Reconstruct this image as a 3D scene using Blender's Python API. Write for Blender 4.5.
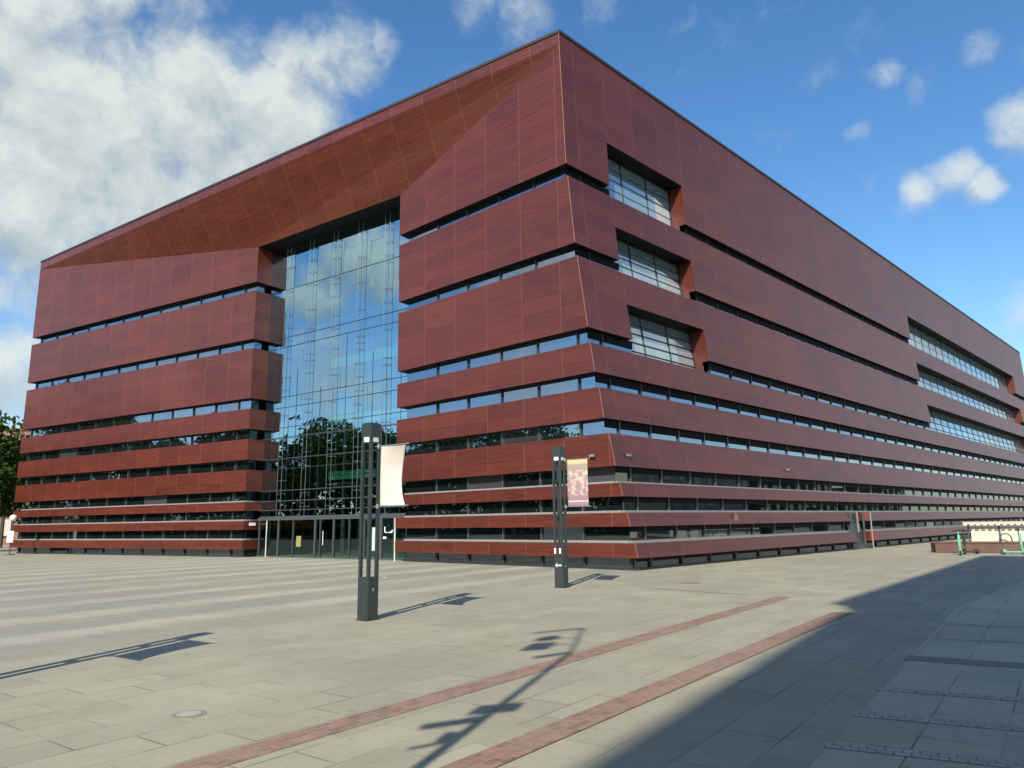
import bpy, bmesh, math, random
import numpy as np
from mathutils import Vector, Matrix
R = math.radians
random.seed(7)
for o in list(bpy.data.objects): bpy.data.objects.remove(o)
S = bpy.context.scene
C = S.collection

# ------------------------------------------------------------ camera
CAMH = 1.9
cd = bpy.data.cameras.new('camera'); cam = bpy.data.objects.new('camera', cd); C.objects.link(cam)
cr = Vector((0.99989762, 0.00266924, -0.01405776)); cu = Vector((0.01430893, -0.18652455, 0.98234609)); cw = Vector((0, 0.98244667, 0.18654365))
M = Matrix.Identity(4)
for i in range(3):
    M[i][0] = cr[i]; M[i][1] = cu[i]; M[i][2] = -cw[i]
M[2][3] = CAMH
cam.matrix_world = M
cd.sensor_width = 36; cd.lens = 727.3 * 36 / 1024
cd.clip_start = .1; cd.clip_end = 6000
S.camera = cam

# ------------------------------------------------------------ light
SUN_AZ, SUN_EL = 17.6, 36.0          # azimuth the light travels towards (from +Y to +X), elevation
sl = bpy.data.lights.new('sun', 'SUN'); so = bpy.data.objects.new('sun', sl); C.objects.link(so)
sl.energy = 5.0; sl.angle = R(.55); sl.color = (1, .93, .82)
ld = Vector((math.sin(R(SUN_AZ)) * math.cos(R(SUN_EL)), math.cos(R(SUN_AZ)) * math.cos(R(SUN_EL)), -math.sin(R(SUN_EL))))
so.rotation_euler = ld.to_track_quat('-Z', 'Y').to_euler()
so.location = (0, -30, 60)
W = bpy.data.worlds.new('World'); S.world = W; W.use_nodes = True
nt = W.node_tree; N_ = nt.nodes; N_.clear()
def wn(t, **k):
    n = N_.new(t)
    for a, b in k.items(): setattr(n, a, b)
    return n
LK = nt.links.new
sky = wn('ShaderNodeTexSky', sky_type='NISHITA', sun_disc=False, sun_elevation=R(SUN_EL), sun_rotation=R(180 + SUN_AZ))
sky.air_density = 1.0; sky.dust_density = .6; sky.ozone_density = 2.2; sky.altitude = 100
SKY_STRENGTH = .155
tc = wn('ShaderNodeTexCoord')
def wmath(op, a, b=None, c=None, clamp=False):
    n = wn('ShaderNodeMath', operation=op, use_clamp=clamp)
    for i, v in enumerate((a, b, c)):
        if v is None: continue
        if isinstance(v, (int, float)): n.inputs[i].default_value = v
        else: LK(v, n.inputs[i])
    return n.outputs[0]
BL = [((-0.521, 0.697, 0.492), 0.1, 1), ((-0.49, 0.741, 0.46), 0.12, 1), ((-0.541, 0.745, 0.39), 0.12, 1), ((-0.438, 0.77, 0.464), 0.12, 1), ((-0.459, 0.798, 0.391), 0.11, 0.95), ((-0.368, 0.791, 0.489), 0.1, 1), ((-0.343, 0.828, 0.443), 0.09, 1), ((-0.283, 0.823, 0.493), 0.08, 0.95), ((-0.253, 0.799, 0.545), 0.055, 0.8), ((-0.194, 0.804, 0.562), 0.045, 0.65), ((-0.156, 0.8, 0.579), 0.03, 0.55), ((-0.389, 0.754, 0.529), 0.05, 0.6), ((-0.517, 0.787, 0.337), 0.09, 0.9), ((-0.382, 0.841, 0.384), 0.08, 0.9), ((-0.568, 0.804, 0.177), 0.06, 0.95), ((-0.556, 0.791, 0.255), 0.05, 0.6), ((-0.443, 0.7, 0.56), 0.06, 0.62), ((-0.368, 0.724, 0.584), 0.05, 0.6), ((0.016, 0.795, 0.606), 0.045, 0.42), ((-0.033, 0.788, 0.615), 0.03, 0.4), ((0.114, 0.785, 0.608), 0.03, 0.38), ((0.484, 0.791, 0.373), 0.022, 0.72), ((0.505, 0.775, 0.38), 0.027, 0.8), ((0.529, 0.767, 0.363), 0.022, 0.72), ((0.554, 0.722, 0.414), 0.038, 0.8), ((0.544, 0.733, 0.409), 0.025, 0.72), ((0.431, 0.751, 0.499), 0.02, 0.4), ((0.461, 0.747, 0.48), 0.02, 0.34), ((0.369, 0.778, 0.508), 0.022, 0.36), ((0.414, 0.791, 0.45), 0.018, 0.44), ((0.513, 0.701, 0.496), 0.02, 0.36), ((0.564, 0.796, 0.217), 0.034, 0.4), ((-0.93, -0.12, 0.352), 0.05, 1), ((-0.925, -0.16, 0.335), 0.05, 0.95), ((-0.945, -0.07, 0.31), 0.05, 0.75), ((-0.97, -0.1, 0.19), 0.07, 0.7), ((-0.95, 0.02, 0.35), 0.04, 0.7), ((-0.93, 0.3, 0.28), 0.12, 0.8), ((-0.7, -0.5, 0.4), 0.2, 0.9), ((0.85, 0.45, 0.25), 0.16, 0.85), ((0.9, 0.3, 0.36), 0.15, 0.9), ((0.1, -0.9, 0.4), 0.25, 0.9), ((0.75, 0.62, 0.14), 0.12, 0.8)]
def wnoise(scale, detail, rough, vec, dist=0):
    n = wn('ShaderNodeTexNoise'); n.inputs['Scale'].default_value = scale; n.inputs['Detail'].default_value = detail; n.inputs['Roughness'].default_value = rough; n.inputs['Distortion'].default_value = dist; LK(vec, n.inputs['Vector']); return n
dirv = tc.outputs['Generated']
w0 = wnoise(9, 5, .55, dirv)
sub = wn('ShaderNodeVectorMath', operation='SUBTRACT'); sub.inputs[1].default_value = (.5, .5, .5); LK(w0.outputs['Color'], sub.inputs[0])
sc = wn('ShaderNodeVectorMath', operation='SCALE'); sc.inputs['Scale'].default_value = .05; LK(sub.outputs[0], sc.inputs[0])
add = wn('ShaderNodeVectorMath', operation='ADD'); LK(dirv, add.inputs[0]); LK(sc.outputs[0], add.inputs[1]); warp = add.outputs[0]
def field(shift):
    v_ = warp
    if shift:
        a_ = wn('ShaderNodeVectorMath', operation='ADD'); LK(warp, a_.inputs[0]); a_.inputs[1].default_value = shift; v_ = a_.outputs[0]
    keep = None
    for d, r, den in BL:
        v = Vector(d).normalized()
        ds = wn('ShaderNodeVectorMath', operation='DISTANCE'); LK(v_, ds.inputs[0]); ds.inputs[1].default_value = v
        mr = wn('ShaderNodeMapRange', interpolation_type='SMOOTHSTEP'); LK(ds.outputs['Value'], mr.inputs['Value'])
        mr.inputs['From Min'].default_value = r * 1.55; mr.inputs['From Max'].default_value = r * .25; mr.inputs['To Min'].default_value = 0; mr.inputs['To Max'].default_value = den
        keep = mr.outputs[0] if keep is None else wmath('MAXIMUM', keep, mr.outputs[0])
    n_ = wnoise(13, 10, .62, v_, .1)
    return wmath('ADD', keep, wmath('MULTIPLY_ADD', n_.outputs['Fac'], 1.5, -.73))
f0 = field(None); f1 = field((-.006, -.012, .030))        # second sample towards the sun side: self shading of the billows
mra = wn('ShaderNodeMapRange', interpolation_type='SMOOTHSTEP'); LK(f0, mra.inputs['Value']); mra.inputs['From Min'].default_value = .10; mra.inputs['From Max'].default_value = 1.0; alpha = mra.outputs[0]
shade = wmath('MULTIPLY_ADD', wmath('SUBTRACT', f0, f1), 1.1, .58, clamp=True)
big = wnoise(3.2, 3, .5, dirv)
tone = wmath('ADD', wmath('MULTIPLY', shade, .65), wmath('MULTIPLY', big.outputs['Fac'], .45), clamp=True)
cr_ = wn('ShaderNodeValToRGB'); LK(tone, cr_.inputs[0])
cr_.color_ramp.elements[0].position = .25; cr_.color_ramp.elements[0].color = (1.9, 2.35, 2.65, 1)
cr_.color_ramp.elements[1].position = .85; cr_.color_ramp.elements[1].color = (4.1, 4.4, 4.15, 1)
mx = wn('ShaderNodeMix', data_type='RGBA'); LK(wmath('MULTIPLY', alpha, .93), mx.inputs['Factor'])
hs = wn('ShaderNodeHueSaturation'); hs.inputs['Saturation'].default_value = 1.24; LK(sky.outputs[0], hs.inputs['Color'])
LK(hs.outputs[0], mx.inputs['A']); LK(cr_.outputs[0], mx.inputs['B'])
bg = wn('ShaderNodeBackground'); bg.inputs['Strength'].default_value = SKY_STRENGTH; LK(mx.outputs['Result'], bg.inputs['Color'])
ow = wn('ShaderNodeOutputWorld'); LK(bg.outputs[0], ow.inputs[0])
S.view_settings.view_transform = 'Standard'; S.view_settings.look = 'None'; S.view_settings.gamma = 1; S.view_settings.exposure = 0.3
S.render.engine = 'CYCLES'

# ------------------------------------------------------------ helpers
class NT:
    def __init__(s, name):
        s.m = bpy.data.materials.new(name); s.m.use_nodes = True; s.t = s.m.node_tree; s.t.nodes.clear()
        s.out = s.n('ShaderNodeOutputMaterial')
    def n(s, t, **k):
        x = s.t.nodes.new(t)
        for a, b in k.items(): setattr(x, a, b)
        return x
    def l(s, a, b): s.t.links.new(a, b)
    def math(s, op, a, b=None, c=None, clamp=False):
        n = s.n('ShaderNodeMath', operation=op, use_clamp=clamp)
        for i, v in enumerate((a, b, c)):
            if v is None: continue
            if isinstance(v, (int, float)): n.inputs[i].default_value = v
            else: s.l(v, n.inputs[i])
        return n.outputs[0]
    def mix(s, f, a, b, blend='MIX'):
        n = s.n('ShaderNodeMix', data_type='RGBA', blend_type=blend)
        for k, v in (('Factor', f), ('A', a), ('B', b)):
            if isinstance(v, (int, float)): n.inputs[k].default_value = v
            elif isinstance(v, tuple): n.inputs[k].default_value = (*v[:3], 1)
            else: s.l(v, n.inputs[k])
        return n.outputs['Result']
    def noise(s, vec, scale, detail=4, rough=.5):
        n = s.n('ShaderNodeTexNoise'); n.inputs['Scale'].default_value = scale; n.inputs['Detail'].default_value = detail; n.inputs['Roughness'].default_value = rough
        s.l(vec, n.inputs['Vector']); return n.outputs['Fac']
    def mapping(s, vec, scale=(1, 1, 1), rot=(0, 0, 0), loc=(0, 0, 0)):
        n = s.n('ShaderNodeMapping'); n.inputs['Scale'].default_value = scale; n.inputs['Rotation'].default_value = rot; n.inputs['Location'].default_value = loc
        s.l(vec, n.inputs['Vector']); return n.outputs[0]
    def ramp(s, f, p0, p1, c0=(0, 0, 0), c1=(1, 1, 1)):
        n = s.n('ShaderNodeValToRGB'); s.l(f, n.inputs[0]); e = n.color_ramp.elements
        e[0].position = p0; e[1].position = p1; e[0].color = (*c0, 1); e[1].color = (*c1, 1); return n.outputs[0]
    def bsdf(s, col, rough=.5, metal=0, spec=.5, bump=None, bstr=.2, bdist=.01):
        b = s.n('ShaderNodeBsdfPrincipled')
        for k, v in (('Base Color', col), ('Roughness', rough)):
            if isinstance(v, tuple): b.inputs[k].default_value = (*v[:3], 1)
            elif isinstance(v, (int, float)): b.inputs[k].default_value = v
            else: s.l(v, b.inputs[k])
        b.inputs['Metallic'].default_value = metal; b.inputs['Specular IOR Level'].default_value = spec
        if bump is not None:
            bn = s.n('ShaderNodeBump'); bn.inputs['Strength'].default_value = bstr; bn.inputs['Distance'].default_value = bdist
            s.l(bump, bn.inputs['Height']); s.l(bn.outputs[0], b.inputs['Normal'])
        s.l(b.outputs[0], s.out.inputs[0]); return b
def simple(name, col, rough=.5, metal=0, spec=.5, var=.15, scale=3):
    t = NT(name); tcn = t.n('ShaderNodeTexCoord')
    n = t.noise(tcn.outputs['Object'], scale, 4)
    f = t.math('MULTIPLY_ADD', n, var * 2, 1 - var)
    c = t.n('ShaderNodeMix', data_type='RGBA', blend_type='MULTIPLY'); c.inputs['Factor'].default_value = 1
    c.inputs['A'].default_value = (*col, 1); t.l(f, c.inputs['B'])
    t.bsdf(c.outputs['Result'], rough, metal, spec); return t.m

class MB:
    def __init__(s): s.v = []; s.f = []; s.uv = []; s.mi = []
    def quad(s, pts, uv=None, mi=0):
        b = len(s.v); s.v += [tuple(p) for p in pts]; s.f.append(tuple(range(b, b + len(pts)))); s.uv.append(uv or [(0, 0)] * len(pts)); s.mi.append(mi)
    def hexa(s, o, t, mi=0):
        """o: bottom 4 pts, t: top 4 pts, counterclockwise from above"""
        s.quad([o[3], o[2], o[1], o[0]], mi=mi); s.quad(t, mi=mi)
        for i in range(4):
            j = (i + 1) % 4
            s.quad([o[i], o[j], t[j], t[i]], uv=[(0, o[i][2]), (1, o[j][2]), (1, t[j][2]), (0, t[i][2])], mi=mi)
    def box(s, c, size, ax=0., mi=0):
        """box centred at c (z centre), rotated about z by ax radians"""
        hx, hy, hz = size[0] / 2, size[1] / 2, size[2] / 2; ca, sa = math.cos(ax), math.sin(ax)
        P = [(c[0] + x * ca - y * sa, c[1] + x * sa + y * ca) for x, y in ((-hx, -hy), (hx, -hy), (hx, hy), (-hx, hy))]
        s.hexa([(x, y, c[2] - hz) for x, y in P], [(x, y, c[2] + hz) for x, y in P], mi)
    def bar(s, a, b, r, n=8, mi=0, r2=None, cap=True):
        a, b = Vector(a), Vector(b); d = (b - a).normalized(); r2 = r if r2 is None else r2
        x = d.cross(Vector((0, 0, 1)));  x = x.normalized() if x.length > 1e-3 else Vector((1, 0, 0)); y = d.cross(x)
        A = [a + (x * math.cos(2 * math.pi * i / n) + y * math.sin(2 * math.pi * i / n)) * r for i in range(n)]
        B = [b + (x * math.cos(2 * math.pi * i / n) + y * math.sin(2 * math.pi * i / n)) * r2 for i in range(n)]
        for i in range(n):
            j = (i + 1) % n; s.quad([A[j], A[i], B[i], B[j]], mi=mi)
        if cap: s.quad(A, mi=mi); s.quad(B[::-1], mi=mi)
    def path(s, pts, r, n=6, mi=0):
        for a, b in zip(pts, pts[1:]): s.bar(a, b, r, n, mi)
    def build(s, name, mats, parent=None, kind=None, loc=None):
        me = bpy.data.meshes.new(name)
        V = s.v
        if loc is not None: V = [(x - loc[0], y - loc[1], z - loc[2]) for x, y, z in V]
        me.from_pydata(V, [], s.f)
        uvl = me.uv_layers.new(name='UVMap'); flat = [c for f in s.uv for p in f for c in p]; uvl.data.foreach_set('uv', flat)
        for m in (mats if isinstance(mats, (list, tuple)) else [mats]): me.materials.append(m)
        me.polygons.foreach_set('material_index', s.mi); me.update()
        o = bpy.data.objects.new(name, me); C.objects.link(o)
        if loc is not None: o.location = loc
        if parent is not None: o.parent = parent
        if kind: o['kind'] = kind
        return o
def tag(o, label=None, cat=None, group=None):
    if label: o['label'] = label
    if cat: o['category'] = cat
    if group: o['group'] = group
    return o
def empty(name, loc, label, cat, group=None, rz=0):
    o = bpy.data.objects.new(name, None); C.objects.link(o); o.location = loc; o.rotation_euler = (0, 0, rz); o.empty_display_size = .3
    return tag(o, label, cat, group)
def copy_tree(o, parent=None):
    c = o.copy(); C.objects.link(c)
    if parent is not None: c.parent = parent
    for ch in list(o.children): copy_tree(ch, c)
    return c

# ------------------------------------------------------------ plan of the building (metres)
Np = np.array([2.429, 30.442]); Lp = np.array([-40.428, 59.516]); PR = np.array([-6.16, 38.378]); PL = np.array([-16.76, 45.849])
OFF = [0.0, 0.0, 0.197, 0.268, 0.559, 0.653, 1.092, 1.184, 1.38, 1.552, 1.745, 1.957, 2.216, 2.376, 2.503, 2.657, 2.795, 2.954, 3.077]
Z = [24.42, 23.821, 17.739, 17.125, 13.862, 13.228, 9.95, 9.262, 7.977, 7.309, 6.007, 5.372, 4.037, 3.367, 2.832, 2.207, 1.668, 1.038, 0.477]
ZP = 20.131
SD = np.array([.70384, .71036]); SN = np.array([.71036, -.70384]); DR = (Np - PR) / np.linalg.norm(Np - PR); DL = (Lp - PL) / np.linalg.norm(Lp - PL)
U = (Np - Lp) / np.linalg.norm(Np - Lp); UI = np.array([-U[1], U[0]])          # along the front, inward
PU = (PR - PL) / np.linalg.norm(PR - PL); PI_ = np.array([-PU[1], PU[0]])
SLEN = 98.9; RD = 5.6; GD = 1.2; INS = .42; MOD = 2.28
def off(z): return float(np.interp(-z, [-q for q in Z], OFF))
def Nz(z): return Np + DR * off(z) / (DR @ SN)
def ring(z):
    n = Nz(z); f = n + SD * SLEN; b = Lp + SD * SLEN
    return [PR + PI_ * RD, PR, n, f, b, Lp, PL, PL + PI_ * RD]
def inset(P, d):
    """offset an open outline towards the building's inside (left of travel)"""
    out = []
    dirs = [(P[i + 1] - P[i]) / np.linalg.norm(P[i + 1] - P[i]) for i in range(len(P) - 1)]
    nrm = [np.array([-q[1], q[0]]) for q in dirs]
    for i, p in enumerate(P):
        if i == 0: out.append(p + nrm[0] * d)
        elif i == len(P) - 1: out.append(p + nrm[-1] * d)
        else:
            m = nrm[i - 1] + nrm[i]; m = m / (m @ nrm[i]) if abs(m @ nrm[i]) > .15 else m
            out.append(p + m * d)
    return out
P3 = lambda p, z: (float(p[0]), float(p[1]), float(z))
SEG = ['reveal', 'front', 'side', 'back', 'side', 'front', 'reveal']
UOFF = [0, -2.23, -.95, 0, 0, 0, 0]
def seglen(i): r = ring(5); return np.linalg.norm(r[i + 1] - r[i])

# ------------------------------------------------------------ materials
def cladding():
    t = NT('cladding'); uv = t.n('ShaderNodeUVMap'); sp = t.n('ShaderNodeSeparateXYZ'); t.l(uv.outputs[0], sp.inputs[0])
    u, v = sp.outputs[0], sp.outputs[1]
    pu = t.math('DIVIDE', u, MOD); pv = t.math('DIVIDE', v, .655)
    iu, iv = t.math('FLOOR', pu), t.math('FLOOR', pv)
    cb = t.n('ShaderNodeCombineXYZ'); t.l(iu, cb.inputs[0]); t.l(iv, cb.inputs[1])
    wnz = t.n('ShaderNodeTexWhiteNoise', noise_dimensions='2D'); t.l(cb.outputs[0], wnz.inputs['Vector'])
    st = t.mapping(uv.outputs[0], (.55, 5.5, 1)); n1 = t.noise(st, 1.6, 6, .62)
    st2 = t.mapping(uv.outputs[0], (2.2, 34, 1)); n2 = t.noise(st2, 1.0, 4, .6)
    n3 = t.noise(uv.outputs[0], .12, 3)
    val = t.math('ADD', t.math('MULTIPLY', wnz.outputs['Value'], .20), t.math('MULTIPLY', n1, .75))
    val = t.math('ADD', val, t.math('MULTIPLY', n2, .35)); val = t.math('ADD', val, t.math('MULTIPLY', n3, .5))   # ~ .9 mean
    col = t.ramp(t.math('MULTIPLY', val, .56), .30, .74, (.050, .0085, .0040), (.150, .030, .0135))
    # joints: open vertical ones are paler, fine horizontal ones are dark
    fu = t.math('ABSOLUTE', t.math('SUBTRACT', t.math('FRACT', t.math('ADD', pu, .5)), .5))
    ju = t.math('LESS_THAN', fu, .0065)
    fv = t.math('ABSOLUTE', t.math('SUBTRACT', t.math('FRACT', t.math('ADD', pv, .5)), .5))
    jv = t.math('LESS_THAN', fv, .022)
    col = t.mix(t.math('MULTIPLY', jv, .6), col, (.05, .012, .01))
    col = t.mix(t.math('MULTIPLY', ju, .34), col, (.30, .13, .095))
    rough = t.math('MULTIPLY_ADD', n1, .25, .24)
    t.bsdf(col, rough, 0, .62, bump=n2, bstr=.12, bdist=.004)
    return t.m
M_clad = cladding()
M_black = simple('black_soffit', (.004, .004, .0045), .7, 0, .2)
M_trim = simple('corner_trim', (.20, .07, .05), .6)
M_sill = simple('zinc_sill', (.26, .26, .24), .55, .2)
M_dsill = simple('dark_sill', (.09, .06, .055), .5, .2)
M_cap = simple('roof_cap', (.05, .04, .04), .5, .3)
M_roof = simple('roof_membrane', (.22, .22, .21), .9)
M_mull = simple('mullion_metal', (.045, .05, .055), .45, .4)
M_mull2 = simple('frame_grey', (.11, .12, .12), .4, .5)
def glass_op(name, base, refl0, tint=(.75, .87, 1)):
    """coated window glass over a dark room"""
    t = NT(name); tcn = t.n('ShaderNodeTexCoord')
    uv = t.n('ShaderNodeUVMap'); sp = t.n('ShaderNodeSeparateXYZ'); t.l(uv.outputs[0], sp.inputs[0])
    iu = t.math('FLOOR', t.math('DIVIDE', sp.outputs[0], MOD)); w_ = t.n('ShaderNodeTexWhiteNoise', noise_dimensions='1D'); t.l(iu, w_.inputs['W'])
    wob = t.noise(tcn.outputs['Object'], .35, 2)
    d = t.n('ShaderNodeBsdfDiffuse'); d.inputs['Color'].default_value = (*base, 1)
    bcol = t.mix(t.ramp(w_.outputs['Value'],   .86, .98), base, tuple(.06 + b for b in base)); t.l(bcol, d.inputs['Color'])
    g = t.n('ShaderNodeBsdfGlossy'); g.inputs['Roughness'].default_value = .015; g.inputs['Color'].default_value = (*tint, 1)
    bn = t.n('ShaderNodeBump'); bn.inputs['Strength'].default_value = .06; bn.inputs['Distance'].default_value = .05; t.l(wob, bn.inputs['Height']); t.l(bn.outputs[0], g.inputs['Normal'])
    fr = t.n('ShaderNodeFresnel'); fr.inputs['IOR'].default_value = 1.5
    fac = t.math('MULTIPLY_ADD', fr.outputs[0], 1 - refl0, refl0, clamp=True)
    m = t.n('ShaderNodeMixShader'); t.l(fac, m.inputs[0]); t.l(d.outputs[0], m.inputs[1]); t.l(g.outputs[0], m.inputs[2]); t.l(m.outputs[0], t.out.inputs[0])
    return t.m
M_glass = glass_op('ribbon_glass', (.010, .013, .016), .38)
M_glasslow = glass_op('lower_glass', (.008, .011, .012), .10)
M_glassw = glass_op('stairwell_glass', (.20, .28, .31), .42, (.85, .95, 1))
def glass_tr(name, refl0, tint, trans):
    t = NT(name); g = t.n('ShaderNodeBsdfGlossy'); g.inputs['Roughness'].default_value = .01; g.inputs['Color'].default_value = (*tint, 1)
    tcn = t.n('ShaderNodeTexCoord'); wob = t.noise(tcn.outputs['Object'], .5, 2); bn = t.n('ShaderNodeBump'); bn.inputs['Strength'].default_value = .05; bn.inputs['Distance'].default_value = .05
    t.l(wob, bn.inputs['Height']); t.l(bn.outputs[0], g.inputs['Normal'])
    tr = t.n('ShaderNodeBsdfTransparent'); tr.inputs['Color'].default_value = (*trans, 1)
    fr = t.n('ShaderNodeFresnel'); fr.inputs['IOR'].default_value = 1.5
    fac = t.math('MULTIPLY_ADD', fr.outputs[0], 1 - refl0, refl0, clamp=True)
    m = t.n('ShaderNodeMixShader'); t.l(fac, m.inputs[0]); t.l(tr.outputs[0], m.inputs[1]); t.l(g.outputs[0], m.inputs[2]); t.l(m.outputs[0], t.out.inputs[0]); return t.m
M_curtain = glass_tr('curtain_glass', .56, (.66, .90, 1), (.42, .66, .64))
M_door = glass_tr('door_glass', .06, (.55, .8, .85), (.5, .75, .78))
M_steel = simple('cable_steel', (.30, .36, .35), .35, .6)
M_truss = simple('truss_steel', (.11, .145, .145), .4, .5)
M_green = simple('green_balustrade', (.26, .66, .42), .5, 0, .5, .3, 1.2)
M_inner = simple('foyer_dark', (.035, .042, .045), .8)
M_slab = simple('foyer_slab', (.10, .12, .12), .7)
M_white = simple('white_paint', (.78, .78, .75), .5)
M_lamp = simple('lamp_graphite', (.055, .068, .068), .42, .5, .5, .2, 6)
M_lampglass = simple('lamp_diffuser', (.78, .80, .78), .3)
M_brown = simple('planter_cladding', (.115, .060, .045), .6, 0, .4, .3, 2)
M_cream = simple('cream_panel', (.56, .53, .43), .6, 0, .4, .08, 2)
M_greenp = simple('scooter_green', (.14, .42, .28), .35)
M_rub = simple('rubber', (.02, .02, .02), .8)
M_red = simple('sunlit_cheek_red', (.27, .045, .03), .45)  # brighter than the cladding, to imitate sun on the door notch cheeks

# ------------------------------------------------------------ ground
AX = 36.5                                           # azimuth of the paving grid
def paving(name, kind):
    t = NT(name); tcn = t.n('ShaderNodeTexCoord'); ob = tcn.outputs['Object']
    big = t.noise(ob, .09, 4, .55); mid = t.noise(ob, .7, 6, .6); fine = t.noise(ob, 22, 5, .65); patch = t.noise(ob, .28, 5, .6)
    mp = t.mapping(ob, rot=(0, 0, R(AX - 90)))      # x along azimuth AX
    br = t.n('ShaderNodeTexBrick'); t.l(mp, br.inputs['Vector'])
    br.inputs['Scale'].default_value = 1; br.offset = .5
    br.inputs['Color1'].default_value = (0, 0, 0, 1); br.inputs['Color2'].default_value = (1, 1, 1, 1); br.inputs['Mortar'].default_value = (.5, .5, .5, 1)
    br.inputs['Bias'].default_value = 0
    if kind == 'plaza':
        br.inputs['Brick Width'].default_value = 1.06; br.inputs['Row Height'].default_value = .55; br.inputs['Mortar Size'].default_value = .009
        a, b = (.278, .260, .182), (.408, .384, .274)
    else:
        br.inputs['Brick Width'].default_value = .95; br.inputs['Row Height'].default_value = .62; br.inputs['Mortar Size'].default_value = .010
        a, b = (.43, .39, .275), (.61, .555, .40)
    br.inputs['Mortar Smooth'].default_value = .2
    tone = t.math('ADD', t.math('MULTIPLY', mid, .5), t.math('MULTIPLY', patch, .5))
    tone = t.math('ADD', t.math('MULTIPLY', tone, .75), t.math('MULTIPLY', fine, .25))
    col = t.mix(t.ramp(tone, .3, .7), a, b)
    slab = t.math('MULTIPLY_ADD', br.outputs['Color'], .15, .925)
    col = t.mix(1., col, slab, 'MULTIPLY')
    # warm and green-grey drift of the stone
    col = t.mix(t.math('MULTIPLY', t.ramp(big, .42, .62), .30), col, (.30, .262, .215))
    col = t.mix(t.math('MULTIPLY', t.ramp(t.noise(t.mapping(ob, loc=(31, 7, 0)), .16, 4), .5, .66), .25), col, (.20, .215, .175))
    # stains and spots
    sp = t.ramp(t.noise(t.mapping(ob, loc=(5, 3, 0)), 1.7, 7, .7), .60, .76)
    col = t.mix(t.math('MULTIPLY', sp, .55), col, (.14, .128, .10))
    sp2 = t.ramp(t.noise(ob, 9, 3, .6), .66, .72); col = t.mix(t.math('MULTIPLY', sp2, .4), col, (.11, .10, .085))
    sp3 = t.ramp(t.noise(t.mapping(ob, loc=(17, 4, 0)), 3.2, 6, .7), .56, .72); col = t.mix(t.math('MULTIPLY', sp3, .3), col, (.46, .44, .37))
    ring_ = t.math('ABSOLUTE', t.math('SUBTRACT', t.noise(t.mapping(ob, loc=(3, 90, 0)), .55, 4, .6), .5)); col = t.mix(t.math('MULTIPLY', t.ramp(ring_, .0, .02, (1, 1, 1), (0, 0, 0)), .09), col, (.15, .14, .115))
    if kind == 'plaza':
        # broad pale / darker courses of the forecourt, running at right angles to the front
        ms = t.mapping(ob, rot=(0, 0, R(34.15 - 90))); sx = t.n('ShaderNodeSeparateXYZ'); t.l(ms, sx.inputs[0])
        vv = sx.outputs[1]                                         # left of azimuth 34.15 is positive
        wob = t.math('MULTIPLY_ADD', t.noise(ob, .5, 3), .5, -.25)
        fr = t.math('FRACT', t.math('ADD', t.math('DIVIDE', t.math('ADD', vv, wob), 2.92), .5))
        m = t.ramp(t.math('ABSOLUTE', t.math('SUBTRACT', fr, .5)), .09, .26, (1, 1, 1), (0, 0, 0))
        m = t.math('MULTIPLY', m, t.math('MULTIPLY_ADD', t.ramp(t.noise(t.mapping(ob, loc=(2, 40, 0)), .22, 4), .35, .6), .6, .4))
        zone = t.ramp(t.math('MULTIPLY', vv, .02), .20, .30)
        dark = t.math('MULTIPLY', t.math('SUBTRACT', 1, m), zone)
        col = t.mix(t.math('MULTIPLY', dark, .42), col, (.235, .235, .195))
        col = t.mix(t.math('MULTIPLY', t.math('MULTIPLY', m, zone), .45), col, (.47, .45, .365))
    if kind != 'plaza':
        cell = t.n('ShaderNodeTexVoronoi'); cell.inputs['Scale'].default_value = 60; t.l(ob, cell.inputs['Vector'])
        col = t.mix(.25, col, cell.outputs['Distance'], 'MULTIPLY')
    jm = t.math('MULTIPLY', br.outputs['Fac'], t.math('MULTIPLY_ADD', t.ramp(t.noise(t.mapping(ob, loc=(9, 0, 0)), .8, 4), .42, .7), .75, .08))
    col = t.mix(jm, col, (.07, .066, .05))
    h = t.math('SUBTRACT', t.math('MULTIPLY', fine, .3), jm)
    t.bsdf(col, t.math('MULTIPLY_ADD', mid, .2, .62), 0, .3, bump=h, bstr=.5, bdist=.012)
    return t.m
def u2(az): return np.array([math.sin(R(az)), math.cos(R(az))])
GA = u2(AX); GR = np.array([GA[1], -GA[0]])         # along, right of it
def sheet(name, pts, z, mat, thick=None):
    m = MB(); m.quad([(x, y, z) for x, y in pts]); o = m.build(name, mat, kind='structure'); return o
sheet('plaza_paving', [(-700, -500), (900, -500), (900, 1100), (-700, 1100)], 0, paving('plaza_stone', 'plaza'))
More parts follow.
